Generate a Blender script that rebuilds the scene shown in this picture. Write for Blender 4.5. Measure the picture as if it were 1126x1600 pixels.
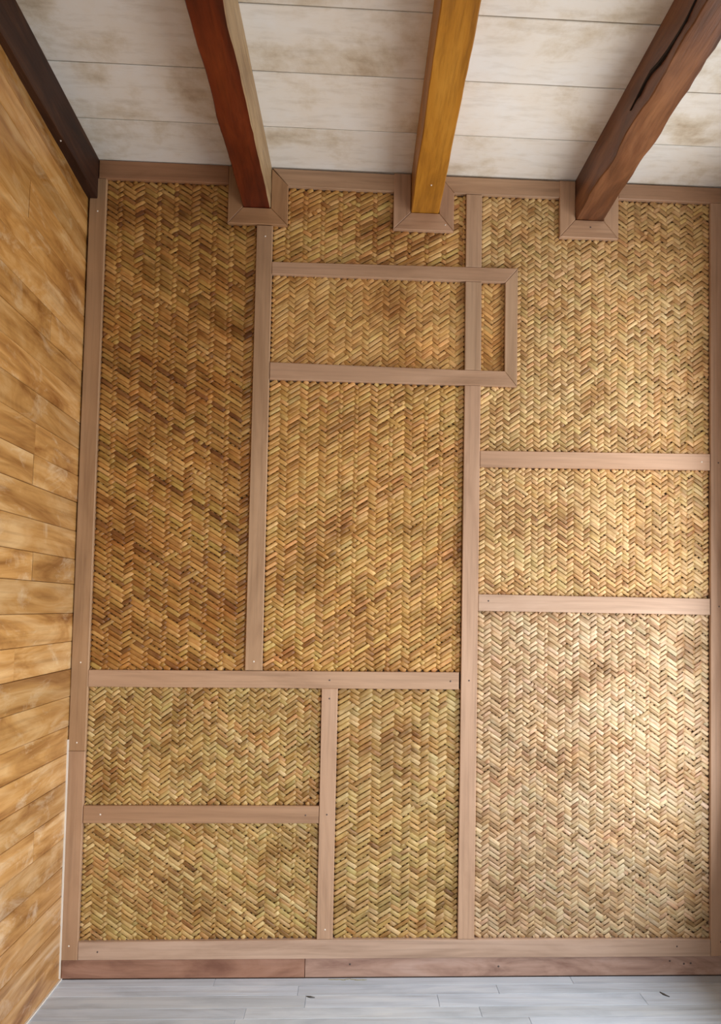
import bpy, math, random
import numpy as np
from mathutils import Vector, Matrix, noise

for o in list(bpy.data.objects):
    bpy.data.objects.remove(o, do_unlink=True)
scene = bpy.context.scene
COL = scene.collection
RNG = random.Random(7)

# ------------------------------------------------------------------ camera
cam_d = bpy.data.cameras.new('camera')
cam = bpy.data.objects.new('camera', cam_d)
COL.objects.link(cam)
cam_d.sensor_fit = 'HORIZONTAL'
cam_d.sensor_width = 36.0
cam_d.lens = 36.0 * 1150.0 / 1126.0
cam_d.shift_x = (563.0 - 607.18) / 1126.0
cam_d.shift_y = (896.82 - 800.0) / 1126.0
cam_d.clip_start = 0.05
RIGHT = Vector((0.99876940, -0.04666612, 0.01679173))
UP = Vector((-0.01890570, -0.04523396, 0.99879751))
FWD = Vector((0.04585044, 0.99788585, 0.04606055))
m = Matrix((RIGHT, UP, -FWD)).transposed().to_4x4()
m.translation = Vector((0.0, -3.2, 1.5634))
cam.matrix_world = m
scene.camera = cam

# ------------------------------------------------------------------ light and exposure
scene.view_settings.view_transform = 'Standard'
scene.view_settings.look = 'None'
scene.view_settings.gamma = 1.0
scene.view_settings.use_curve_mapping = False
scene.view_settings.exposure = 0.10

world = bpy.data.worlds.new('daylight_sky')
scene.world = world
world.use_nodes = True
bg = world.node_tree.nodes['Background']
bg.inputs[0].default_value = (0.80, 0.90, 1.0, 1)
bg.inputs[1].default_value = 0.5


def area_light(name, loc, target, sx, sy, power, colour, spread=180):
    d = bpy.data.lights.new(name, 'AREA')
    d.shape = 'RECTANGLE'
    d.size, d.size_y = sx, sy
    d.energy = power
    d.color = colour
    d.spread = math.radians(spread)
    o = bpy.data.objects.new(name, d)
    COL.objects.link(o)
    o.location = loc
    o.rotation_euler = (Vector(target) - Vector(loc)).to_track_quat('-Z', 'Y').to_euler()
    return o


# daylight by the right-wall window; side and rear fill lamps added, no source seen
area_light('window_daylight', (1.80, -0.66, 1.75), (0.3, -0.66, 2.00), 0.78, 2.5, 44, (0.97, 0.985, 1.0))
area_light('side_fill_light', (1.80, -3.05, 1.10), (-0.6, -0.5, 0.5), 1.7, 1.6, 31, (0.97, 0.985, 1.0), 90)
area_light('rear_fill_light', (0.75, -4.75, 1.00), (0.75, 0.0, 0.9), 1.6, 2.0, 9, (0.97, 0.985, 1.0), 120)

# ------------------------------------------------------------------ helpers


def link(o, parent=None):
    COL.objects.link(o)
    if parent is not None:
        o.parent = parent
    return o


def tag(o, label=None, cat=None, group=None, kind=None):
    if label: o['label'] = label
    if cat: o['category'] = cat
    if group: o['group'] = group
    if kind: o['kind'] = kind
    return o


def empty(name, loc=(0, 0, 0)):
    o = bpy.data.objects.new(name, None)
    COL.objects.link(o)
    o.location = loc
    o.empty_display_size = 0.1
    return o


def mesh_obj(name, verts, faces, mat, parent=None, uvs=None, smooth=False, colour=None, local=True):
    """verts in world space; parents are unrotated Empties or meshes, so subtract the parent's place."""
    verts = [Vector(v) for v in verts]
    me = bpy.data.meshes.new(name)
    base = Vector((0, 0, 0))
    if parent is not None:
        base = parent.matrix_basis.translation.copy()
        p = parent.parent
        while p is not None:
            base += p.matrix_basis.translation
            p = p.parent
    c = Vector((0, 0, 0))
    if local:
        for v in verts: c += v
        c /= len(verts)
    me.from_pydata([v - c for v in verts], [], faces)
    if uvs is not None:
        lay = me.uv_layers.new(name='uv')
        flat = []
        for f in faces:
            for i in f: flat += [uvs[i][0], uvs[i][1]]
        lay.data.foreach_set('uv', flat)
    if smooth:
        me.polygons.foreach_set('use_smooth', [True] * len(me.polygons))
    me.materials.append(mat)
    me.update()
    o = bpy.data.objects.new(name, me)
    link(o, parent)
    o.location = c - base
    if colour: o.color = (*colour, 1)
    return o


def inset2(pts, d):
    n = len(pts)
    area = sum(pts[i][0] * pts[(i + 1) % n][1] - pts[(i + 1) % n][0] * pts[i][1] for i in range(n))
    s = 1 if area > 0 else -1
    out = []
    for i in range(n):
        a, b, c = Vector(pts[i - 1]), Vector(pts[i]), Vector(pts[(i + 1) % n])
        e1, e2 = (b - a).normalized(), (c - b).normalized()
        n1, n2 = Vector((-e1.y, e1.x)) * s, Vector((-e2.y, e2.x)) * s
        k = 1 + n1.dot(n2)
        out.append(b + (n1 + n2) * (d / max(k, 0.2)))
    return out


def slab(name, pts, origin, ax, ay, n, thick, mat, parent=None, bevel=0.002, uv='x', colour=None):
    """A board: outline pts in the plane (origin; ax, ay), front face at origin, body going back along -n, front arris chamfered."""
    ax, ay, n, origin = Vector(ax), Vector(ay), Vector(n), Vector(origin)
    P = [Vector(p) for p in pts]
    I = inset2(P, bevel)
    k = len(P)
    W, U = [], []

    def add(p, d):
        W.append(origin + ax * p.x + ay * p.y - n * d)
        U.append((p.x, p.y + d) if uv == 'x' else (p.y, p.x + d))
    for p in P: add(p, thick)
    for p in P: add(p, bevel)
    for p in I: add(p, 0)
    F = []
    for i in range(k):
        j = (i + 1) % k
        F.append((i, j, k + j, k + i))
        F.append((k + i, k + j, 2 * k + j, 2 * k + i))
    F.append(tuple(range(2 * k, 3 * k)))
    F.append(tuple(range(k - 1, -1, -1)))
    # orientation: front face must look along n
    a, b, c = W[2 * k], W[2 * k + 1], W[2 * k + 2]
    if (b - a).cross(c - b).dot(n) < 0:
        F = [tuple(reversed(f)) for f in F]
    return mesh_obj(name, W, F, mat, parent, U, colour=colour)


def wall_board(name, pts, mat, front=-0.026, back=0.004, parent=None, uv='x', colour=None, bevel=0.0022):
    return slab(name, pts, (0, front, 0), (1, 0, 0), (0, 0, 1), (0, -1, 0), back - front, mat, parent, bevel, uv, colour)


def box_faces():
    return [(0, 1, 2, 3), (7, 6, 5, 4), (0, 4, 5, 1), (1, 5, 6, 2), (2, 6, 7, 3), (3, 7, 4, 0)]


def box_mesh(boxes):
    V, F = [], []
    for (x0, x1, y0, y1, z0, z1) in boxes:
        b = len(V)
        V += [(x0, y0, z0), (x0, y1, z0), (x1, y1, z0), (x1, y0, z0), (x0, y0, z1), (x0, y1, z1), (x1, y1, z1), (x1, y0, z1)]
        F += [tuple(b + i for i in f) for f in box_faces()]
    return V, F


# ------------------------------------------------------------------ materials
class NT:
    def __init__(self, name):
        self.m = bpy.data.materials.new(name)
        self.m.use_nodes = True
        self.t = self.m.node_tree
        self.bsdf = self.t.nodes['Principled BSDF']

    def n(self, kind, **kw):
        nd = self.t.nodes.new(kind)
        for k, v in kw.items():
            if k == 'inp':
                for kk, vv in v.items(): nd.inputs[kk].default_value = vv
            else: setattr(nd, k, v)
        return nd

    def l(self, a, b): self.t.links.new(a, b)

    def mapped(self, coord, scale, rnd=None):
        mp = self.n('ShaderNodeMapping')
        mp.inputs['Scale'].default_value = scale
        self.l(coord, mp.inputs['Vector'])
        if rnd is not None: self.l(rnd, mp.inputs['Location'])
        return mp.outputs[0]

    def noise(self, vec, scale=1.0, detail=4, rough=0.55, dist=0.0):
        nz = self.n('ShaderNodeTexNoise', inp={'Scale': scale, 'Detail': detail, 'Roughness': rough, 'Distortion': dist})
        self.l(vec, nz.inputs['Vector'])
        return nz.outputs['Fac']

    def ramp(self, fac, stops):
        r = self.n('ShaderNodeValToRGB')
        e = r.color_ramp.elements
        while len(e) < len(stops): e.new(0.5)
        for i, (p, c) in enumerate(stops):
            e[i].position = p
            e[i].color = (*c, 1) if len(c) == 3 else c
        self.l(fac, r.inputs[0])
        return r.outputs[0]

    def mix(self, a, b, fac, mode='MIX'):
        mx = self.n('ShaderNodeMix', data_type='RGBA', blend_type=mode)
        for s, v in ((mx.inputs[6], a), (mx.inputs[7], b), (mx.inputs[0], fac)):
            if hasattr(v, 'links') or hasattr(v, 'is_output'): self.l(v, s)
            elif isinstance(v, tuple): s.default_value = (*v, 1)
            else: s.default_value = v
        return mx.outputs[2]

    def random_vec(self):
        oi = self.n('ShaderNodeObjectInfo')
        mul = self.n('ShaderNodeMath', operation='MULTIPLY', inp={1: 71.0})
        self.l(oi.outputs['Random'], mul.inputs[0])
        mul2 = self.n('ShaderNodeMath', operation='MULTIPLY', inp={1: 37.0})
        self.l(oi.outputs['Random'], mul2.inputs[0])
        cb = self.n('ShaderNodeCombineXYZ')
        self.l(mul.outputs[0], cb.inputs[0]); self.l(mul2.outputs[0], cb.inputs[1])
        return oi, cb.outputs[0]

    def finish(self, colour, rough=0.5, bump=None, bstr=0.2, bdist=0.002, spec=0.4):
        if isinstance(colour, tuple): self.bsdf.inputs['Base Color'].default_value = (*colour, 1)
        else: self.l(colour, self.bsdf.inputs['Base Color'])
        if hasattr(rough, 'links'): self.l(rough, self.bsdf.inputs['Roughness'])
        else: self.bsdf.inputs['Roughness'].default_value = rough
        self.bsdf.inputs['Specular IOR Level'].default_value = spec
        if bump is not None:
            b = self.n('ShaderNodeBump', inp={'Strength': bstr, 'Distance': bdist})
            self.l(bump, b.inputs['Height'])
            self.l(b.outputs[0], self.bsdf.inputs['Normal'])
        return self.m


def mat_wood(name, tones, rough, along=2.0, across=55.0, figure=0.0, bstr=0.15, tint=True, spec=0.4, wide=0.16, rings=0.0):
    t = NT(name)
    tc = t.n('ShaderNodeTexCoord')
    oi, rv = t.random_vec()
    vec = t.mapped(tc.outputs['UV'], (along, across, 1), rv)
    fine = t.noise(vec, 1.0, 6, 0.6, 0.4)
    vec2 = t.mapped(tc.outputs['UV'], (along * 0.8, across * wide, 1), rv)
    broad = t.noise(vec2, 1.0, 5, 0.6, 1.2 + figure)
    col = t.ramp(broad, [(0.28, tones[0]), (0.5, tones[1]), (0.74, tones[2])])
    streak = t.ramp(fine, [(0.3, (0.62, 0.60, 0.58)), (0.52, (1, 1, 1)), (0.75, (1.0, 1.0, 1.0))])
    col = t.mix(col, streak, 0.55, 'MULTIPLY')
    if rings:
        wv = t.n('ShaderNodeTexWave', wave_type='BANDS', bands_direction='Y', inp={'Scale': 1.0, 'Distortion': 7.0, 'Detail': 3.0, 'Detail Scale': 0.9, 'Detail Roughness': 0.6})
        t.l(t.mapped(tc.outputs['UV'], (1.0, 3.6, 1), rv), wv.inputs['Vector'])
        col = t.mix(col, t.ramp(wv.outputs['Fac'], [(0.0, (0.70, 0.60, 0.48)), (0.35, (1.0, 1.0, 1.0)), (1.0, (1.08, 1.08, 1.08))]), rings, 'MULTIPLY')
        worn_sheen = t.noise(t.mapped(tc.outputs['UV'], (3.5, 7.5, 1), rv), 1.0, 7, 0.7, 0.8)
        col = t.mix(col, (0.74, 0.60, 0.40), t.ramp(worn_sheen, [(0.54, (0, 0, 0)), (0.70, (0.5, 0.5, 0.5))]))  # pale worn-finish patches that also paint in a whitish sheen
    if tint: col = t.mix(col, oi.outputs['Color'], 1.0, 'MULTIPLY')
    return t.finish(col, rough, fine, bstr, 0.001, spec)


M = {}
M['batten'] = mat_wood('planed_batten_wood', [(0.375, 0.232, 0.142), (0.475, 0.306, 0.193), (0.545, 0.362, 0.238)], 0.5, 1.6, 60)
M['plinth'] = mat_wood('plinth_wood', [(0.22, 0.115, 0.08), (0.38, 0.23, 0.165), (0.47, 0.31, 0.24)], 0.5, 2.5, 45, 0.8)
M['plank'] = mat_wood('varnished_plank_wood', [(0.22, 0.085, 0.020), (0.49, 0.262, 0.085), (0.68, 0.45, 0.215)], 0.27, 1.9, 60, 0.2, 0.12, wide=0.11, rings=0.4)
M['floor'] = mat_wood('bleached_floor_wood', [(0.45, 0.54, 0.66), (0.59, 0.69, 0.83), (0.70, 0.79, 0.90)], 0.36, 1.6, 34, 0.6, 0.12)  # bleached wood tones with bluish sky reflection mixed into the colour


def mat_ceiling():
    t = NT('whitewashed_ceiling_board')
    tc = t.n('ShaderNodeTexCoord')
    oi, rv = t.random_vec()
    vec = t.mapped(tc.outputs['UV'], (1, 1, 1), rv)
    stain = t.noise(vec, 2.6, 9, 0.66, 0.15)
    fine = t.noise(t.mapped(tc.outputs['UV'], (6, 26, 1), rv), 1.0, 6, 0.62)
    col = t.ramp(stain, [(0.30, (0.54, 0.43, 0.30)), (0.39, (0.72, 0.64, 0.51)), (0.48, (0.85, 0.80, 0.71)), (0.70, (0.88, 0.87, 0.83))])
    col = t.mix(col, t.ramp(fine, [(0.3, (0.72, 0.68, 0.62)), (0.5, (1, 1, 1))]), 0.5, 'MULTIPLY')
    col = t.mix(col, oi.outputs['Color'], 1.0, 'MULTIPLY')
    return t.finish(col, 0.75, fine, 0.25, 0.002, 0.25)


M['ceiling'] = mat_ceiling()


def mat_strand():
    t = NT('split_cane_strand')
    tc = t.n('ShaderNodeTexCoord')
    geo = t.n('ShaderNodeNewGeometry')
    oi, rv = t.random_vec()
    low = t.noise(t.mapped(tc.outputs['UV'], (5.5, 0.4, 1), rv), 1.0, 4, 0.65)
    patch = t.noise(t.mapped(geo.outputs['Position'], (3.6, 1, 5.0)), 1.0, 5, 0.62, 0.5)
    fine = t.noise(t.mapped(tc.outputs['UV'], (14, 7, 1), rv), 1.0, 6, 0.68)
    shade = t.ramp(low, [(0.29, (0.38, 0.25, 0.15)), (0.41, (0.74, 0.63, 0.52)), (0.52, (1.02, 1.0, 0.97)), (0.72, (1.20, 1.22, 1.26))])
    col = t.mix(oi.outputs['Color'], shade, 0.9, 'MULTIPLY')
    col = t.mix(col, t.ramp(patch, [(0.34, (0.68, 0.54, 0.41)), (0.47, (1.03, 0.97, 0.90)), (0.62, (1.10, 1.10, 1.10))]), 0.9, 'MULTIPLY')
    hue = t.noise(t.mapped(geo.outputs['Position'], (5.5, 1, 7.5), None), 1.0, 4, 0.6, 0.3)
    col = t.mix(col, t.ramp(hue, [(0.34, (1.10, 0.86, 0.66)), (0.48, (1.02, 0.98, 0.93)), (0.64, (0.95, 1.01, 1.03))]), 0.42, 'MULTIPLY')
    col = t.mix(col, t.ramp(fine, [(0.3, (0.68, 0.62, 0.56)), (0.55, (1, 1, 1))]), 0.6, 'MULTIPLY')
    return t.finish(col, 0.42, fine, 0.2, 0.001, 0.4)


M['strand'] = mat_strand()


def mat_beam(name, tones, rough, spec=0.4, bstr=0.5):
    t = NT(name)
    tc = t.n('ShaderNodeTexCoord')
    broad = t.noise(t.mapped(tc.outputs['Object'], (9, 1.6, 9)), 1.0, 5, 0.62, 0.8)
    fine = t.noise(t.mapped(tc.outputs['Object'], (70, 5, 70)), 1.0, 6, 0.6)
    col = t.ramp(broad, [(0.30, tones[0]), (0.5, tones[1]), (0.72, tones[2])])
    col = t.mix(col, t.ramp(fine, [(0.32, (0.5, 0.46, 0.42)), (0.55, (1, 1, 1))]), 0.6, 'MULTIPLY')
    return t.finish(col, rough, fine, bstr, 0.002, spec)


M['beam_dark'] = mat_beam('black_brown_beam', [(0.018, 0.008, 0.005), (0.045, 0.017, 0.009), (0.10, 0.042, 0.018)], 0.6, 0.2)
M['beam_red'] = mat_beam('mahogany_beam', [(0.05, 0.008, 0.003), (0.125, 0.018, 0.004), (0.21, 0.04, 0.008)], 0.42)
M['beam_raw'] = mat_beam('raw_sawn_side', [(0.26, 0.15, 0.07), (0.40, 0.27, 0.14), (0.50, 0.36, 0.20)], 0.6)
M['beam_gold'] = mat_beam('golden_ochre_beam', [(0.29, 0.115, 0.012), (0.45, 0.19, 0.018), (0.55, 0.26, 0.035)], 0.42)
M['beam_brown'] = mat_beam('weathered_brown_beam', [(0.06, 0.022, 0.010), (0.16, 0.058, 0.022), (0.28, 0.12, 0.05)], 0.42, 0.45, 1.0)
M['backing'] = NT('dark_backing').finish((0.10, 0.055, 0.028), 0.8)
M['plaster'] = NT('darkened_plaster').finish((0.42, 0.34, 0.25), 0.85)  # plaster of the unseen walls, darkened to cut bounce light
M['gap'] = NT('dark_gap').finish((0.07, 0.045, 0.03), 0.9)
M['plank_gap'] = NT('wax_filled_joint').finish((0.42, 0.26, 0.11), 0.6)
M['nail'] = NT('rusty_nail').finish((0.10, 0.07, 0.06), 0.5)
M['bright_nail'] = NT('bright_nail').finish((0.80, 0.72, 0.62), 0.3)
M['filler'] = NT('pale_filler').finish((0.72, 0.66, 0.58), 0.7)
M['debris'] = NT('dry_straw_scrap').finish((0.36, 0.33, 0.18), 0.7)
M['chip'] = NT('dark_bark_chip').finish((0.10, 0.10, 0.10), 0.7)

XL, XR, ZC = -1.189, 1.645, 3.494
YR = -4.70          # rear wall

# ------------------------------------------------------------------ the setting
V, F = box_mesh([(XL - 0.10, XR + 0.10, 0.006, 0.12, -0.05, ZC + 0.06)])
tag(mesh_obj('wall_back', V, F, M['backing']), 'back wall behind the woven panels and pink wood battens', 'wall', kind='structure')

# left wall: body + horizontal planks, a little out of true towards the top
V, F = box_mesh([(XL - 0.14, XL - 0.019, YR, 0.006, -0.05, ZC)])
wl = tag(mesh_obj('wall_left', V, F, M['plank_gap'], local=False), 'left wall of varnished honey-brown horizontal planks', 'wall', kind='structure')
PZ = [0.0, 0.113, 0.229, 0.345, 0.465, 0.584, 0.700, 0.816, 0.931, 1.044, 1.169, 1.284, 1.400, 1.519, 1.641, 1.747, 1.867, 1.990,
      2.103, 2.220, 2.332, 2.449, 2.558, 2.672, 2.795, 2.910, 3.046, 3.151, 3.245, 3.345]
BUTT = {5: -0.327, 11: -0.557, 14: -0.442, 17: -0.475, 18: -0.467, 22: -0.377, 8: -0.75, 25: -0.62, 2: -0.6}


def lean(y, z):
    return 0.040 * min(-y / 0.9, 1.6) * max(0.0, z / 3.3) ** 2


rp = random.Random(21)
for i in range(len(PZ) - 1):
    z0, z1 = PZ[i], PZ[i + 1]
    cuts = [-0.002]
    if i in BUTT: cuts.append(BUTT[i])
    y = cuts[-1]
    cuts += [min(y - 0.9, -1.35) - rp.random() * 0.35]
    for a, b in zip(cuts[:-1], cuts[1:]):
        t = rp.random()
        # plank tone plus painted-in light: redder high up, greyer near the floor
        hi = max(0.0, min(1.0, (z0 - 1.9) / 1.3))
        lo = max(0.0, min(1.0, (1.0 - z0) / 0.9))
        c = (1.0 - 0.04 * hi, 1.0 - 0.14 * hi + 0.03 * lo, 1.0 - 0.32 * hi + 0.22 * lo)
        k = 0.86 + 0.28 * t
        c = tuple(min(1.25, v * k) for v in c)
        px = (rp.random() - 0.5) * 0.003
        off = 0.018
        vs, us = [], []
        ys = np.linspace(a - 0.0012, b + 0.0012, 5)
        g = 0.0007
        for d, (e0, e1) in ((0.020, (g, g)), (0.002, (g, g)), (0.0, (g + 0.0018, g + 0.0018))):
            for yy in ys:
                for zz in (z0 + e0, z1 - e1):
                    vs.append((XL + px - d + lean(yy, zz), yy, zz)); us.append((yy, zz))
        fs = []
        n5 = len(ys)
        idx = lambda L, q, s: L * 2 * n5 + q * 2 + s
        for q in range(n5 - 1):
            fs.append((idx(2, q, 0), idx(2, q, 1), idx(2, q + 1, 1), idx(2, q + 1, 0)))
            for L in (0, 1):
                fs.append((idx(L, q, 1), idx(L, q + 1, 1), idx(L + 1, q + 1, 1), idx(L + 1, q, 1)))
                fs.append((idx(L, q, 0), idx(L + 1, q, 0), idx(L + 1, q + 1, 0), idx(L, q + 1, 0)))
        for L in (0, 1):
            fs.append((idx(L, 0, 0), idx(L, 0, 1), idx(L + 1, 0, 1), idx(L + 1, 0, 0)))
            fs.append((idx(L, n5 - 1, 0), idx(L + 1, n5 - 1, 0), idx(L + 1, n5 - 1, 1), idx(L, n5 - 1, 1)))
        mesh_obj('plank', vs, fs, M['plank'], wl, us, colour=c)
# the rest of the left wall, beyond the photograph, as one boarded surface
V, F = box_mesh([(XL - 0.03, XL + 0.012, YR, -1.75, 0.0, 3.36)])
mesh_obj('boarding', V, F, M['plank'], wl, [(v[1], v[2]) for v in V], colour=(0.95, 0.95, 0.95))

# floor: sub-floor slab with the bleached strips laid on it
V, F = box_mesh([(XL - 0.02, XR, YR, 0.006, -0.08, -0.016), (XL, XR, YR, -1.045, -0.016, 0.0)])
fl = tag(mesh_obj('floor', V, F, M['floor'], None, [(v[0], v[1]) for v in V], local=False), 'floor of bleached grey-white strip boards', 'floor', kind='structure')
FY = [-0.013, -0.075, -0.150, -0.242, -0.319, -0.40, -0.48, -0.56, -0.64, -0.72, -0.80, -0.88, -0.96, -1.04]
rf = random.Random(5)
CUTS = {0: [-0.55, 0.95], 1: [-0.20, 0.62], 2: [-0.165, 0.365, 1.2], 3: [-0.39, 0.52], 4: [-0.42, 0.7]}
for i in range(len(FY) - 1):
    xs = [XL + 0.002] + CUTS.get(i, sorted(rf.uniform(-1, 1.4) for _ in range(2))) + [XR - 0.002]
    for a, b in zip(xs[:-1], xs[1:]):
        k = 0.90 + 0.16 * rf.random()
        w = rf.random() * 0.05
        slab('strip_board', [(a + 0.0006, FY[i + 1] + 0.0007), (b - 0.0006, FY[i + 1] + 0.0007), (b - 0.0006, FY[i] - 0.0007), (a + 0.0006, FY[i] - 0.0007)],
             (0, 0, 0), (1, 0, 0), (0, 1, 0), (0, 0, 1), 0.016, M['floor'], fl, 0.0008, 'x', (k, k * (1 - w * 0.3), k * (1 - w)))

# ceiling: dark deck with wide whitewashed boards under it
V, F = box_mesh([(XL - 0.02, XR + 0.05, YR, 0.006, ZC + 0.03, ZC + 0.10)])
ce = tag(mesh_obj('ceiling', V, F, M['gap'], None, local=False), 'ceiling of wide whitewashed boards above the beams', 'ceiling', kind='structure')
CY = [0.004, -0.297, -0.605, -0.905, -1.205, -1.505, -1.805, -2.105]
rc = random.Random(11)
for i in range(len(CY) - 1):
    k = 0.95 + 0.08 * rc.random()
    w1, w0 = 0.003 + 0.002 * rc.random(), 0.002
    slab('ceiling_board', [(XL, CY[i + 1] + w1), (0.2, CY[i + 1] + 0.001 + w0), (0.9, CY[i + 1] + w1), (XR, CY[i + 1] + w0), (XR, CY[i] - w0), (0.3, CY[i] - 0.001), (XL, CY[i] - w0)],
         (0, 0, ZC), (1, 0, 0), (0, 1, 0), (0, 0, -1), 0.03, M['ceiling'], ce, 0.002, 'x', (k, k, k))
slab('ceiling_board', [(XL, YR), (XR, YR), (XR, -2.107), (XL, -2.107)], (0, 0, ZC), (1, 0, 0), (0, 1, 0), (0, 0, -1), 0.03, M['ceiling'], ce, 0.002, 'x')

# right wall with window and added fill opening, rear wall with added fill doorway (both outside the photograph)
WINDOWS = ((-1.08, -0.24, 0.45, 3.02, 'open wooden window frame in the right wall next to the back wall'),
           (-3.95, -2.25, 0.20, 2.00, 'added window frame in the right wall beside the viewer, for fill light'))
bx, ya = [], 0.006
for (w0, w1, z0, z1, _) in WINDOWS:
    bx += [(XR, XR + 0.12, w1, ya, -0.05, ZC), (XR, XR + 0.12, w0, w1, -0.05, z0), (XR, XR + 0.12, w0, w1, z1, ZC)]
    ya = w0
bx.append((XR, XR + 0.12, YR, ya, -0.05, ZC))
V, F = box_mesh(bx)
tag(mesh_obj('wall_right', V, F, M['plaster'], local=False), 'plain right wall with a window and an added fill-light opening', 'wall', kind='structure')
for i, (w0, w1, z0, z1, lab) in enumerate(WINDOWS):
    win = tag(empty('window_%d' % (i + 1), (XR + 0.06, (w0 + w1) / 2, z0)), lab, 'window', kind='structure')
    for nm, b in (('sill', (XR, XR + 0.12, w0, w1, z0, z0 + 0.03)), ('head', (XR + 0.02, XR + 0.1, w0, w1, z1 - 0.04, z1)),
                  ('jamb', (XR + 0.02, XR + 0.1, w0, w0 + 0.04, z0 + 0.03, z1 - 0.04)), ('jamb', (XR + 0.02, XR + 0.1, w1 - 0.04, w1, z0 + 0.03, z1 - 0.04))):
        V, F = box_mesh([b])
        mesh_obj(nm, V, F, M['batten'], win, [(v[1], v[2]) for v in V], colour=(1, 1, 1))
V, F = box_mesh([(XL, -0.10, YR - 0.12, YR, -0.05, ZC), (1.58, XR, YR - 0.12, YR, -0.05, ZC), (-0.10, 1.58, YR - 0.12, YR, 2.1, ZC)])
tag(mesh_obj('wall_rear', V, F, M['plaster'], local=False), 'plain rear wall with an added doorway for fill light', 'wall', kind='structure')

# ------------------------------------------------------------------ battens of the back wall
TN = [0]


def trim(pts, label, uv='x', colour=(1, 1, 1), **kw):
    TN[0] += 1
    o = wall_board('trim_%d' % TN[0], pts, M[kw.pop('mat', 'batten')], uv=uv, colour=colour, **kw)
    return tag(o, label, 'batten', 'battens dividing the back wall', 'structure')


def nail(parent, x, z, bright=False, front=-0.026, r=0.0042):
    vs, fs = [], []
    k = 8
    vs.append((x, front - 0.0016, z))
    for L, (rr, yy) in enumerate(((0.75 * r, front - 0.0012), (r, front + 0.001))):
        for i in range(k):
            a = 2 * math.pi * i / k
            vs.append((x + rr * math.cos(a), yy, z + rr * math.sin(a)))
    for i in range(k):
        j = (i + 1) % k
        fs.append((0, 1 + i, 1 + j))
        fs.append((1 + i, 1 + k + i, 1 + k + j, 1 + j))
    return mesh_obj('nail', vs, fs, M['bright_nail' if bright else 'nail'], parent, smooth=True)


def Q(x0, x1, z0, z1, z0r=None, z1r=None):
    z0r = z0 if z0r is None else z0r
    z1r = z1 if z1r is None else z1r
    return [(x0, z0), (x1, z0r), (x1, z1r), (x0, z1)]


g = 0.0008
v1 = trim([(-1.187, 0.9425), (-1.1155, 0.9425), (-1.1105, 3.4085), (-1.1805, 3.4085)], 'tall upper left corner batten beside the planked wall', 'z', (0.84, 0.77, 0.64))  # brown wood tone, deepened to paint in top-left dimness
v1b = trim([(-1.188, 0.083), (-1.1185, 0.083), (-1.1165, 0.9415), (-1.188, 0.9415)], 'short lower left corner batten ending above the plinth', 'z', (0.92, 0.87, 0.82))
v2 = trim([(-0.4605, 1.2875), (-0.3875, 1.2875), (-0.389, 3.229), (-0.458, 3.229)], 'upright batten hanging below the dark red beam', 'z', (0.94, 0.91, 0.83))  # slightly browner tint puts some top-left shade into the wood
v3a = trim([(0.4635, 3.0785), (0.5345, 3.0785), (0.534, 3.408), (0.4630, 3.408)], 'short upright batten right of the golden beam, above the framed box', 'z')
v3m = trim([(0.4650, 2.6155), (0.5370, 2.6155), (0.5355, 3.0125), (0.4635, 3.0125)], 'short upright batten splitting the framed box in two', 'z', (0.97, 0.98, 0.97))
v3b = trim([(0.4645, 0.163), (0.5355, 0.163), (0.5365, 2.5465), (0.4655, 2.5465)], 'long central upright batten running down to the bottom rail', 'z', (1.05, 1.02, 1.03))
v4 = trim([(1.5620, 0.087), (1.636, 0.087), (1.642, 3.4155), (1.5725, 3.4155)], 'right-hand corner upright batten at the edge of the picture', 'z', (0.98, 0.95, 0.97))
v5 = trim([(-0.1325, 0.1645), (-0.0650, 0.1645), (-0.0640, 1.2145), (-0.1330, 1.2145)], 'upright batten between the small lower panels', 'z', (1.03, 1.0, 1.0))
h1 = trim([(-0.3875, 3.0135), (0.641, 3.0135), (0.697, 3.0795), (-0.3885, 3.068)], 'top rail of the framed box below the golden beam', 'x', (0.98, 0.94, 0.92))
bR = trim([(0.6420, 2.6145), (0.698, 2.547), (0.6975, 3.0785), (0.6412, 3.0125)], 'right end rail of the framed box', 'z', (1.0, 1.0, 0.96))
h2 = trim([(-0.3865, 2.5475), (0.697, 2.5470), (0.6415, 2.6150), (0.464, 2.6145), (-0.387, 2.6225)], 'bottom rail of the framed box', 'x', (0.99, 0.95, 0.93))
h3 = trim(Q(0.5372, 1.5660, 2.187, 2.2585, 2.1985, 2.271), 'higher of the two right-hand rails', 'x', (1.06, 1.01, 1.0))
h4 = trim(Q(0.5368, 1.5640, 1.557, 1.6295, 1.556, 1.628), 'lower of the two right-hand rails', 'x', (1.05, 1.08, 1.17))
h5 = trim(Q(-1.1142, 0.4560, 1.2105, 1.2815, 1.2165, 1.2905), 'long rail under the tall left and middle panels', 'x', (1.0, 0.97, 0.95))
h6 = trim(Q(-1.1152, -0.1345, 0.643, 0.7155, 0.6455, 0.7185), 'short rail between the two lower left panels', 'x', (0.86, 0.79, 0.72))
h7 = trim([(-1.1172, 0.0835), (1.5612, 0.0860), (1.5612, 0.1590), (0.5, 0.1622), (-0.1, 0.1638), (-1.1172, 0.1570)], 'long bottom rail just above the plinth', 'x', (1.04, 1.11, 1.28))
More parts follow.
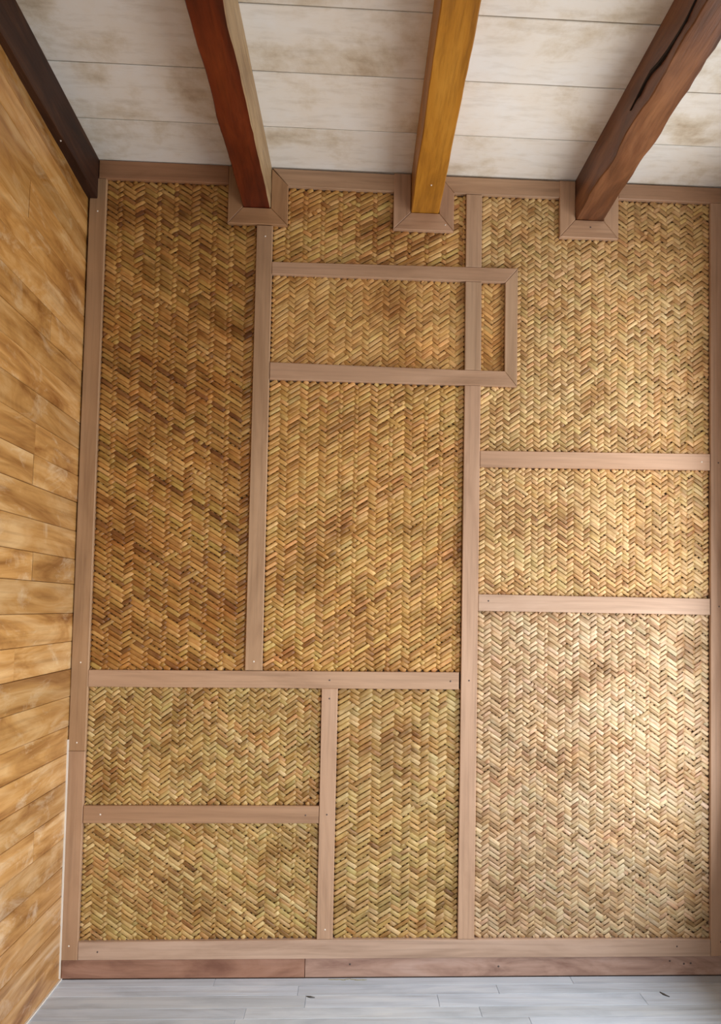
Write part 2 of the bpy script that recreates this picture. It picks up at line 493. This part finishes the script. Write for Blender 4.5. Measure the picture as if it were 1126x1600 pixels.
h0 = [trim(Q(-1.1445, -0.5865, 3.4100, 3.4905), 'top rail left of the dark red beam', 'x', (0.72, 0.55, 0.43)),  # reddish wood, darkened further in colour for top-left shade
      trim([(-0.3255, 3.4100), (0.1385, 3.4050), (0.2145, 3.4830), (-0.3940, 3.4870)], 'top rail between the dark red and golden beams', 'x', (0.95, 0.92, 0.88)),
      trim([(0.4085, 3.4095), (0.8825, 3.4095), (0.9505, 3.4850), (0.3440, 3.4850)], 'top rail between the golden and dark brown beams', 'x', (1.0, 0.97, 0.93)),
      trim(Q(1.1505, 1.6400, 3.4165, 3.4860), 'top rail right of the dark brown beam', 'x', (0.92, 0.84, 0.80))]
# plinth (two lengths) set back under the bottom rail
p1 = trim(Q(XL + 0.001, -0.1815, 0.001, 0.0815), 'reddish left length of the plinth board', 'x', (0.92, 0.80, 0.74), front=-0.011, mat='plinth')
p2 = trim(Q(-0.1795, XR - 0.003, 0.001, 0.0835), 'longer right length of the plinth board', 'x', (1.16, 1.22, 1.30), front=-0.011, mat='plinth')
for o in (p1, p2): o['category'] = 'plinth'; o['group'] = 'plinth boards'

# pale filler beads in the lower left corner and where the planks meet the floor
V, F = box_mesh([(XL - 0.0005, XL + 0.0055, -0.0325, -0.0262, 0.012, 0.99)])
TN[0] += 1
tag(mesh_obj('trim_%d' % TN[0], V, F, M['filler']), 'pale filler bead between planked wall and lower corner batten', 'filler', 'pale filler beads', 'structure')
V, F = box_mesh([(XL - 0.0005, XL + 0.0075, -1.2, -0.012, 0.0, 0.0055)])
TN[0] += 1
tag(mesh_obj('trim_%d' % TN[0], V, F, M['filler']), 'pale filler bead where the planked wall meets the floor', 'filler', 'pale filler beads', 'structure')

# mitred collars around the beam ends
COLLAR = ((-0.585, -0.325, 3.232, -0.5205, -0.3985, 3.3055, 'mitred collar around the dark red beam end', (0.82, 0.70, 0.54), 3.4085),  # browner boards carry painted-in shade of the top-left corner
          (0.1400, 0.4080, 3.2345, 0.2165, 0.3430, 3.3125, 'mitred collar around the golden beam end', (0.98, 0.92, 0.90), 3.4080),
          (0.8830, 1.1490, 3.2295, 0.9535, 1.0810, 3.3100, 'mitred collar around the dark brown beam end', (1.05, 1.0, 0.96), 3.4105))
for (xo0, xo1, zo, xi0, xi1, zi, lab, cc, zt) in COLLAR:
    TN[0] += 1
    e = tag(empty('trim_%d' % TN[0], ((xo0 + xo1) / 2, -0.026, zo)), lab, 'collar', 'collars around the beam ends', 'structure')
    fr = -0.029
    ztop = 3.4865
    left = [(xo0, zo), (xi0 - 0.0005, zi), (xi0 - 0.0005, ztop - 0.003), (xo0, zt)]
    right = [(xo1, zo), (xo1, zt), (xi1 + 0.0005, ztop - 0.003), (xi1 + 0.0005, zi)]
    if lab.endswith('brown beam end'): right = [(xo1, zo), (xo1, ztop), (xi1 + 0.0005, ztop), (xi1 + 0.0005, zi)]
    if 'red' in lab: left = [(xo0, zo), (xi0 - 0.0005, zi), (xi0 - 0.0005, ztop), (xo0, ztop)]
    bot = [(xo0 + 0.001, zo), (xo1 - 0.001, zo), (xi1, zi - 0.0006), (xi0, zi - 0.0006)]
    wall_board('board', left, M['batten'], fr, parent=e, uv='z', colour=cc)
    wall_board('board', right, M['batten'], fr, parent=e, uv='z', colour=cc)
    b = wall_board('board', bot, M['batten'], fr, parent=e, uv='x', colour=tuple(v * 1.03 for v in cc))
    if 'brown' in lab: nail(b, 1.022, 3.278, False, fr)
    if 'golden' in lab: nail(b, 0.370, 3.262, True, fr)

for o, x, z, br in ((v1, -1.145, 3.262, True), (v1, -1.148, 1.312, True), (v1, -1.152, 0.977, True), (v1b, -1.155, 0.142, True),
                    (v2, -0.424, 1.325, True), (h5, -0.100, 1.250, False), (h5, 0.420, 1.252, False), (v3b, 0.500, 1.256, False),
                    (v5, -0.099, 1.172, False), (v5, -0.100, 0.683, False), (v5, -0.098, 0.205, True), (h6, -0.190, 0.680, False),
                    (h6, -1.045, 0.680, True), (h4, 0.581, 1.601, False), (v4, 1.603, 2.232, False), (v4, 1.604, 1.594, False),
                    (v4, 1.606, 0.148, False), (h3, 1.528, 2.234, True), (h7, -1.037, 0.117, False), (h7, 1.413, 0.130, False),
                    (h0[1], 0.168, 3.467, True), (v2, -0.42, 3.18, True)):
    nail(o, x, z, br)
for o, x, z in ((p2, 0.010, 0.055), (p2, 0.643, 0.043), (p2, 1.480, 0.052), (p2, 1.450, 0.050), (p2, 1.388, 0.062)):
    nail(o, x, z, False, -0.011, 0.005)  # dark knots of the plinth, built as nail heads

# ------------------------------------------------------------------ beams


def beam(name, label, xa, xb, z0, mat, side=None, seed=0, rough=0.003, twist=None, round_=0.010, yend=0.0045):
    """Hewn timber along y. xa, xb: (x at the wall, x at y = -1.1) of its left and right faces."""
    NY, y1 = 90, YR + 0.002
    top = ZC - 0.0008
    sec = []
    r = round_
    # outline of the section, unit square coordinates (s along x, t along z), denser near the lower arrises
    outline = [(0, 1), (0, .75), (0, .5), (0, .25), (0, .06), (0, .022), (.03, 0), (.08, 0), (.3, 0), (.5, 0), (.7, 0), (.92, 0), (.97, 0), (1, .022), (1, .06), (1, .25), (1, .5), (1, .75), (1, 1)]
    k = len(outline)
    vs = []
    for j in range(NY + 1):
        f = j / NY
        y = yend + (y1 - yend) * f ** 1.25
        d = min(-y / 1.1, 1.25)
        x0, x1 = xa[0] + (xa[1] - xa[0]) * d, xb[0] + (xb[1] - xb[0]) * d
        for (s, t) in outline:
            x, z = x0 + (x1 - x0) * s, z0 + (top - z0) * t
            if t < 0.99:
                nv = noise.noise_vector(Vector((x * 14 + seed, y * 4.5, z * 14)))
                nv2 = noise.noise_vector(Vector((x * 40 + seed, y * 18, z * 40)))
                amp = rough * (0.3 + 0.7 * min(1, -y / 0.25)) if y < 0 else 0.0
                x += nv.x * amp + nv2.x * amp * 0.4
                z += nv.z * amp * 0.8 + nv2.z * amp * 0.3
            vs.append((x, y, min(z, top)))
    fs, mi = [], []
    for j in range(NY):
        for i in range(k):
            i2 = (i + 1) % k
            fs.append((j * k + i, (j + 1) * k + i, (j + 1) * k + i2, j * k + i2))
            mi.append(1 if (side == 'right' and 12 <= i <= 17) or (side == 'left' and i <= 4) else 0)
    fs.append(tuple(range(k))); mi.append(0)
    fs.append(tuple(reversed(range(NY * k, NY * k + k)))); mi.append(0)
    o = mesh_obj(name, vs, fs, mat, None, None, True)
    if side:
        o.data.materials.append(M['beam_raw'])
        o.data.polygons.foreach_set('material_index', mi)
    try: o.data.set_sharp_from_angle(angle=math.radians(30))
    except Exception: pass
    return tag(o, label, 'beam', 'ceiling beams')


b0 = beam('ceiling_beam', 'blackened beam running along the top of the planked left wall', (-1.187, -1.187), (-1.1475, -1.116), 3.318, M['beam_dark'], None, 3, 0.004)
b1 = beam('ceiling_beam', 'dark red beam with a pale raw right side', (-0.5195, -0.524), (-0.3995, -0.409), 3.3065, M['beam_red'], 'right', 17, 0.007)
b2 = beam('ceiling_beam', 'golden ochre beam, smoothest and palest of the four', (0.2175, 0.217), (0.3420, 0.334), 3.3135, M['beam_gold'], None, 31, 0.003)
b3 = beam('ceiling_beam', 'rough weathered dark brown beam nearest the right corner', (0.9545, 0.972), (1.0800, 1.092), 3.3110, M['beam_brown'], None, 53, 0.013)


# a drying crack along the left side of the brown beam, and pale adze scars on its underside
def strip_on(parent, name, pts, nrm, width, mat):
    n = Vector(nrm)
    vs, fs = [], []
    k = len(pts)
    for i, p in enumerate(pts):
        p = Vector(p)
        t = (Vector(pts[min(i + 1, k - 1)]) - Vector(pts[max(i - 1, 0)])).normalized()
        sd = t.cross(n).normalized() * width * (0.15 + math.sin(math.pi * i / (k - 1)))
        for q in (p - sd - n * 0.012, p - sd * 0.8 + n * 0.0012, p + sd * 0.8 + n * 0.0012, p + sd - n * 0.012): vs.append(q)
    for i in range(k - 1):
        for j in range(4):
            j2 = (j + 1) % 4
            fs.append((i * 4 + j, i * 4 + j2, (i + 1) * 4 + j2, (i + 1) * 4 + j))
    fs += [(3, 2, 1, 0), tuple((k - 1) * 4 + j for j in range(4))]
    return mesh_obj(name, vs, fs, mat, parent)


rk = random.Random(9)
cr = [(0.9600 + 0.003 * math.sin(i * 1.3), -0.66 - i * 0.062, 3.375 + 0.012 * math.sin(i * 0.8) + rk.uniform(-0.004, 0.004) - 0.002 * i) for i in range(10)]
M['crack'] = NT('dark_crack').finish((0.012, 0.006, 0.004), 0.9)
CRACK_X = {}
for v in b3.data.vertices:
    w = v.co + b3.location
    if 3.35 < w.z < 3.42 and w.x < 1.0: CRACK_X.setdefault(round(w.y, 2), []).append(w.x)
ky = sorted(CRACK_X)
cr = [(float(np.interp(p[1], ky, [min(CRACK_X[y]) for y in ky])) - 0.003, p[1], p[2]) for p in cr]
strip_on(b3, 'crack', cr, (-1, 0, 0), 0.006, M['crack'])


def beam_nail(parent, x, y, z):
    vs = [(x, y, z - 0.002)] + [(x + 0.005 * math.cos(a), y + 0.005 * math.sin(a), z + 0.004) for a in [i * math.pi / 4 for i in range(8)]]
    fs = [(0, 1 + (i + 1) % 8, 1 + i) for i in range(8)]
    mesh_obj('nail', vs, fs, M['bright_nail'], parent)


beam_nail(b2, 0.285, -0.24, 3.3120)
beam_nail(b0, -1.150, -0.42, 3.3165)

# ------------------------------------------------------------------ woven panels
MID, AMP = -0.0055, 0.0027


def clip_convex(p, d, quad):
    """parameter interval of the line p + t d inside the convex counter-clockwise quad"""
    t0, t1 = -1e9, 1e9
    for i in range(len(quad)):
        a, b = quad[i], quad[(i + 1) % len(quad)]
        nx, nz = -(b[1] - a[1]), b[0] - a[0]
        den = nx * d[0] + nz * d[1]
        num = nx * (p[0] - a[0]) + nz * (p[1] - a[1])
        if abs(den) < 1e-12:
            if num < 0: return None
            continue
        t = -num / den
        if den > 0: t0 = max(t0, t)
        else: t1 = min(t1, t)
    return (t0, t1) if t1 - t0 > 0.004 else None


SECT = np.array([(-0.5, 0.0002), (-0.36, -0.0015), (0.0, -0.0021), (0.36, -0.0015), (0.5, 0.0002), (0.0, 0.0011)])
SV = np.array([0.0, 0.2, 0.5, 0.8, 1.0, 0.5])


def make_strand(name, parent, base, p, d, t0, t1, dx, over, width, colour, lift, amp, flat, rnd):
    """One split-cane strand along p + t d for t0 < t < t1; over(n) says whether it lies on top at crossing n (at t = n dx).
    Every float gets its own slight roll, lift, side-slip and width, as hand-split cane does."""
    na, nb = t0 / dx, t1 / dx
    keys = []          # (n, height, roll, slip, width factor)
    cur, prev = None, None
    for n in range(math.floor(na) - 1, math.ceil(nb) + 2):
        ov = over(n)
        if ov != prev:
            cur = (rnd.gauss(-0.06, 0.085), rnd.gauss(0, 0.035), rnd.uniform(0.90, 1.06), rnd.uniform(-0.0004, 0.0009))
            prev = ov
        h = (1.0 if ov else -1.0)
        for q in (-0.28, 0.28):
            keys.append((n + q, -amp * h - (cur[3] if ov else 0.0), cur[0] + rnd.gauss(0, 0.02), cur[1], cur[2] * (1.0 if ov else 0.88)))
    K = np.array(keys)
    N = np.concatenate([[na], K[(K[:, 0] > na + 0.03) & (K[:, 0] < nb - 0.03), 0], [nb]])
    L = len(N)
    Y = np.interp(N, K[:, 0], K[:, 1]) + MID - lift
    ROLL = np.interp(N, K[:, 0], K[:, 2])
    SLIP = np.interp(N, K[:, 0], K[:, 3]) * width
    WV = np.interp(N, K[:, 0], K[:, 4]) * width
    T = N * dx
    dl = math.hypot(d[0], d[1])
    nx, nz = -d[1] / dl, d[0] / dl
    k = len(SECT)
    a = SECT[None, :, 0] * WV[:, None] + SLIP[:, None]
    co = np.empty((L, k, 3))
    co[:, :, 0] = (p[0] + d[0] * T)[:, None] + nx * a
    co[:, :, 2] = (p[1] + d[1] * T)[:, None] + nz * a
    co[:, :, 1] = Y[:, None] + SECT[None, :, 1] * flat + np.sin(ROLL)[:, None] * SECT[None, :, 0] * WV[:, None]
    c = np.array((p[0] + d[0] * T.mean(), MID, p[1] + d[1] * T.mean()))
    co -= c
    i = np.arange(L - 1)[:, None]; j = np.arange(k)[None, :]; j2 = (j + 1) % k
    faces = np.stack([i * k + j, (i + 1) * k + j, (i + 1) * k + j2, i * k + j2], -1).reshape(-1, 4)
    cap = np.array([[0, 1, 2, 5], [5, 2, 3, 4]])          # each end closed by two quads
    faces = np.concatenate([faces, cap, cap[:, ::-1] + (L - 1) * k])
    nf = len(faces)
    me = bpy.data.meshes.new(name)
    me.vertices.add(L * k); me.loops.add(nf * 4); me.polygons.add(nf)
    me.vertices.foreach_set('co', co.reshape(-1))
    me.loops.foreach_set('vertex_index', faces.reshape(-1).astype(np.int32))
    me.polygons.foreach_set('loop_start', (np.arange(nf) * 4).astype(np.int32))
    me.polygons.foreach_set('use_smooth', np.ones(nf, bool))
    lay = me.uv_layers.new(name='uv')
    uu = np.repeat(T * dl, k); vv = np.tile(SV, L)
    lay.data.foreach_set('uv', np.stack([uu[faces.reshape(-1)], vv[faces.reshape(-1)]], -1).reshape(-1))
    me.materials.append(M['strand'])
    me.update(calc_edges=True)
    o = bpy.data.objects.new(name, me)
    COL.objects.link(o)
    o.parent = parent
    o.location = Vector(c) - base
    o.color = (*colour, 1)
    return o


PAL = {   # cane colours of the mats: (weight, rgb)
    'brown': [(5, (0.403, 0.211, 0.058)), (3, (0.347, 0.173, 0.046)), (3, (0.470, 0.265, 0.080)), (2, (0.403, 0.254, 0.068)), (1, (0.190, 0.078, 0.024)), (2, (0.549, 0.335, 0.120))],
    'gold': [(5, (0.562, 0.342, 0.110)), (3, (0.491, 0.285, 0.084)), (3, (0.538, 0.376, 0.131)), (2, (0.667, 0.439, 0.184)), (1, (0.316, 0.154, 0.044)), (2, (0.608, 0.342, 0.131))],
    'tan': [(5, (0.610, 0.374, 0.137)), (3, (0.561, 0.339, 0.121)), (3, (0.647, 0.415, 0.168)), (1, (0.525, 0.345, 0.126))],
    'olive': [(5, (0.464, 0.325, 0.124)), (3, (0.433, 0.325, 0.124)), (3, (0.515, 0.380, 0.170)), (2, (0.412, 0.255, 0.083)), (1, (0.268, 0.150, 0.051)), (2, (0.587, 0.450, 0.230)), (1, (0.515, 0.310, 0.129))],
    'straw': [(5, (0.594, 0.413, 0.190)), (3, (0.540, 0.376, 0.160)), (3, (0.659, 0.477, 0.240)), (2, (0.551, 0.408, 0.180)), (1, (0.400, 0.239, 0.095)), (2, (0.648, 0.424, 0.215))],
    'pale': [(5, (0.561, 0.430, 0.270)), (3, (0.510, 0.380, 0.225)), (3, (0.632, 0.500, 0.338)), (2, (0.530, 0.430, 0.274)), (1, (0.367, 0.245, 0.132)), (2, (0.592, 0.425, 0.284)), (2, (0.469, 0.345, 0.206))],
}


def pick(pal, rnd):
    tot = sum(w for w, _ in pal)
    r = rnd.random() * tot
    for w, c in pal:
        r -= w
        if r <= 0: break
    mean = [sum(w * q[i] for w, q in pal) / tot for i in range(3)]
    c = tuple(0.8 * c[i] + 0.2 * mean[i] for i in range(3))
    k = rnd.uniform(0.90, 1.10)
    return tuple(max(0.01, v * k * rnd.uniform(0.96, 1.04)) for v in c)


def panel(label, quad, pitch, dx, runs, pal, seed, holes=(), flat=1.0, wid=0.97, amp=AMP, back=None):
    """A mat of two families of diagonal strands. Crossing n sits at x = n dx; family A (rising) is on top where top(n) is true,
    so the floats line up in upright columns, as in the photograph. runs: choices (A run, B run)."""
    rnd = random.Random(seed)
    xs = [q[0] for q in quad]; zs = [q[1] for q in quad]
    base = Vector(((min(xs) + max(xs)) / 2, 0.0, min(zs)))
    root = tag(empty('woven_panel', base), label, 'woven panel', 'woven cane panels of the back wall')
    x_ref = min(xs) + 0.3 * dx
    slab('backing_board', back or quad, (0, 0.0012, 0), (1, 0, 0), (0, 0, 1), (0, -1, 0), 0.004, M['backing'], root, 0.0004)
    seq = []
    while len(seq) < 220:
        a, b = rnd.choice(runs)
        seq += [True] * a + [False] * b
    slips = {}

    def top(n, i):      # which family is on top at crossing n of rising strand i; now and then the weaver slipped
        key = (n, i)
        if key not in slips: slips[key] = random.Random('%d/%d/%d' % (seed, n, i)).random() < 0.014
        return seq[(n + 60) % len(seq)] != slips[key]
    s = pitch / (2 * dx)
    wperp = pitch * math.cos(math.atan(s)) * wid
    zlo, zhi = min(zs), max(zs)
    span = (max(xs) - min(xs)) * s
    count = 0
    for fam in (1, -1):
        lo, hi = (zlo - span, zhi) if fam == 1 else (zlo, zhi + span)
        i0, i1 = math.floor((lo - zlo) / pitch) - 1, math.ceil((hi - zlo) / pitch) + 1
        for i in range(i0, i1 + 1):
            zz = zlo + i * pitch + rnd.uniform(-0.06, 0.06) * pitch
            p = (x_ref, zz)
            d = (1.0, fam * s * (1 + rnd.uniform(-0.006, 0.006)))
            iv = clip_convex(p, d, quad)
            if iv is None: continue
            ivs = [iv]
            for h in holes:
                hv = clip_convex(p, d, h)
                if hv is None: continue
                new = []
                for a, b in ivs:
                    if hv[0] > a + 0.004: new.append((a, min(b, hv[0])))
                    if hv[1] < b - 0.004: new.append((max(a, hv[1]), b))
                ivs = [q for q in new if q[1] - q[0] > 0.006]
            col = pick(PAL[pal], rnd)
            w = wperp * rnd.uniform(0.90, 1.10)
            lift = rnd.uniform(-0.0006, 0.0008)
            for a, b in ivs:
                make_strand('warp_strand' if fam == 1 else 'weft_strand', root, base, p, d, a, b, dx,
                            (lambda n: top(n, i)) if fam == 1 else (lambda n: not top(n, i - n)), w, col, lift, amp, flat, rnd)
                count += 1
    return root


def rect(x0, x1, z0, z1):
    return [(x0, z0), (x1, z0), (x1, z1), (x0, z1)]


e = 0.0006
A21, B21, EQ = [(2, 1)], [(1, 2)], [(2, 2)]
C1 = rect(-0.5855, -0.3245, 3.2315, 3.60)
C2 = rect(0.1395, 0.4085, 3.2340, 3.60)
C3 = rect(0.8825, 1.1495, 3.2290, 3.60)
BX = rect(0.40, 0.6982, 2.5465, 3.0795)
panel('tall dark brown woven panel beside the planked left wall', [(-1.1148 + e, 1.2812 + e), (-0.4610 - e, 1.2862), (-0.4588 - e, 3.4095), (-1.1105 + e, 3.4082)],
      0.0226, 0.0186, [(1, 3), (1, 3), (1, 3), (2, 3)], 'brown', 101, [C1])
panel('woven panel at the top between the dark red and golden beams', [(-0.3885 + e, 3.0690), (0.4625, 3.0782), (0.4625, 3.4040), (-0.3885 + e, 3.4090)],
      0.0222, 0.0192, [(3, 1)], 'gold', 102, [C1, C2])
panel('flat fine-woven panel filling the wide part of the framed box', [(-0.3862 + e, 2.6232), (0.4642 - e, 2.6155), (0.4630 - e, 3.0125), (-0.3870 + e, 3.0125)],
      0.0222, 0.0148, [(3, 2), (4, 2), (3, 2)], 'tan', 103, (), 0.6, 1.0, 0.0018)
panel('narrow woven strip in the right end of the framed box', [(0.5375 + e, 2.6160), (0.6415 - e, 2.6160), (0.6405 - e, 3.0125), (0.5362 + e, 3.0125)],
      0.0210, 0.0142, [(3, 3), (2, 3)], 'tan', 104, (), 0.6, 1.0, 0.0018)
panel('large golden woven panel in the middle of the wall', [(-0.3868 + e, 1.2872), (0.4636 - e, 1.2918), (0.4645 - e, 2.5462), (-0.3878 + e, 2.5468)],
      0.0218, 0.0170, [(3, 2), (3, 1), (3, 2)], 'gold', 105)
panel('large straw-coloured woven panel at the upper right', [(0.5372 + e, 2.2592), (1.5655 - e, 2.2716), (1.5715 - e, 3.4155), (0.5350 + e, 3.4085)],
      0.0214, 0.0151, [(2, 3), (2, 2), (2, 2), (3, 2)], 'straw', 106, [C2, C3, BX],
      back=[(0.5372, 2.2592), (1.5655, 2.2716), (1.5715, 3.4155), (0.5350, 3.4085), (0.5350, 3.0800), (0.6985, 3.0800), (0.6985, 2.5462), (0.5372, 2.5462)])
panel('low wide woven panel between the two right-hand rails', [(0.5365 + e, 1.6300), (1.5635 - e, 1.6287), (1.5655 - e, 2.1978), (0.5370 + e, 2.1862)],
      0.0202, 0.0146, [(2, 3), (2, 3), (2, 2)], 'straw', 107)
panel('largest pale woven panel at the lower right', [(0.5358 + e, 0.1628), (1.5612 - e, 0.1598), (1.5632 - e, 1.5552), (0.5365 + e, 1.5562)],
      0.0210, 0.0156, [(2, 2), (2, 3), (1, 3), (2, 2)], 'pale', 108)
panel('upper of the two small woven panels at the lower left', [(-1.1165 + e, 0.7162), (-0.1338 - e, 0.7192), (-0.1333 - e, 1.2138), (-1.1158 + e, 1.2098)],
      0.0215, 0.0147, [(3, 2), (2, 2), (2, 3), (3, 2)], 'olive', 109)
panel('lowest of the small woven panels at the lower left', [(-1.1182 + e, 0.1578), (-0.1332 - e, 0.1642), (-0.1335 - e, 0.6448), (-1.1170 + e, 0.6422)],
      0.0216, 0.0156, [(1, 3), (2, 3), (1, 3)], 'olive', 110)
panel('narrow upright woven panel left of the long central batten', [(-0.0642 + e, 0.1645), (0.4638 - e, 0.1630), (0.4642 - e, 1.2155), (-0.0632 + e, 1.2142)],
      0.0230, 0.0190, [(3, 2), (2, 2), (3, 2)], 'olive', 111)

# ------------------------------------------------------------------ bits on the floor


def scrap(name, label, x, y, length, ang, mat, group=None, w=0.003, bend=0.3, cat='scrap'):
    n = 6
    vs, fs = [], []
    for i in range(n + 1):
        f = i / n - 0.5
        a = ang + bend * f * 2
        px, py = x + f * length * math.cos(ang) + bend * 0.2 * length * (f * f * 4 - 1) * -math.sin(ang), y + f * length * math.sin(ang) + bend * 0.2 * length * (f * f * 4 - 1) * math.cos(ang)
        ww = w * (1 - abs(f) * 1.2)
        for (u, z) in ((-ww, 0.0003), (0, ww * 0.9 + 0.0006), (ww, 0.0003)):
            vs.append((px - u * math.sin(a), py + u * math.cos(a), z))
    for i in range(n):
        b = i * 3
        fs += [(b, b + 3, b + 4, b + 1), (b + 1, b + 4, b + 5, b + 2), (b, b + 2, b + 5, b + 3)]
    fs += [(0, 1, 2), (n * 3, n * 3 + 2, n * 3 + 1)]
    return tag(mesh_obj(name, vs, fs, mat, None, smooth=True), label, cat, group)


scrap('bark_chip', 'dark curled bark chip on the floor at the right', 1.30, -0.165, 0.045, -1.0, M['chip'], None, 0.006, 0.5, 'chip')
scrap('wood_chip', 'grey wood chip on the floor left of the pale short floor strip', -0.145, -0.165, 0.035, -0.3, M['chip'], None, 0.006, 0.3, 'chip')
rs = random.Random(3)
ORD = ('leftmost', 'second', 'third', 'fourth', 'fifth', 'sixth', 'rightmost')
for i in range(7):
    scrap('straw_scrap', ORD[i] + ' greenish straw scrap of the row lying against the plinth', -0.065 + i * 0.022, -0.024 - rs.random() * 0.008, 0.030, rs.uniform(-0.3, 0.3), M['debris'], 'straw scraps along the plinth', 0.0022, 0.3)
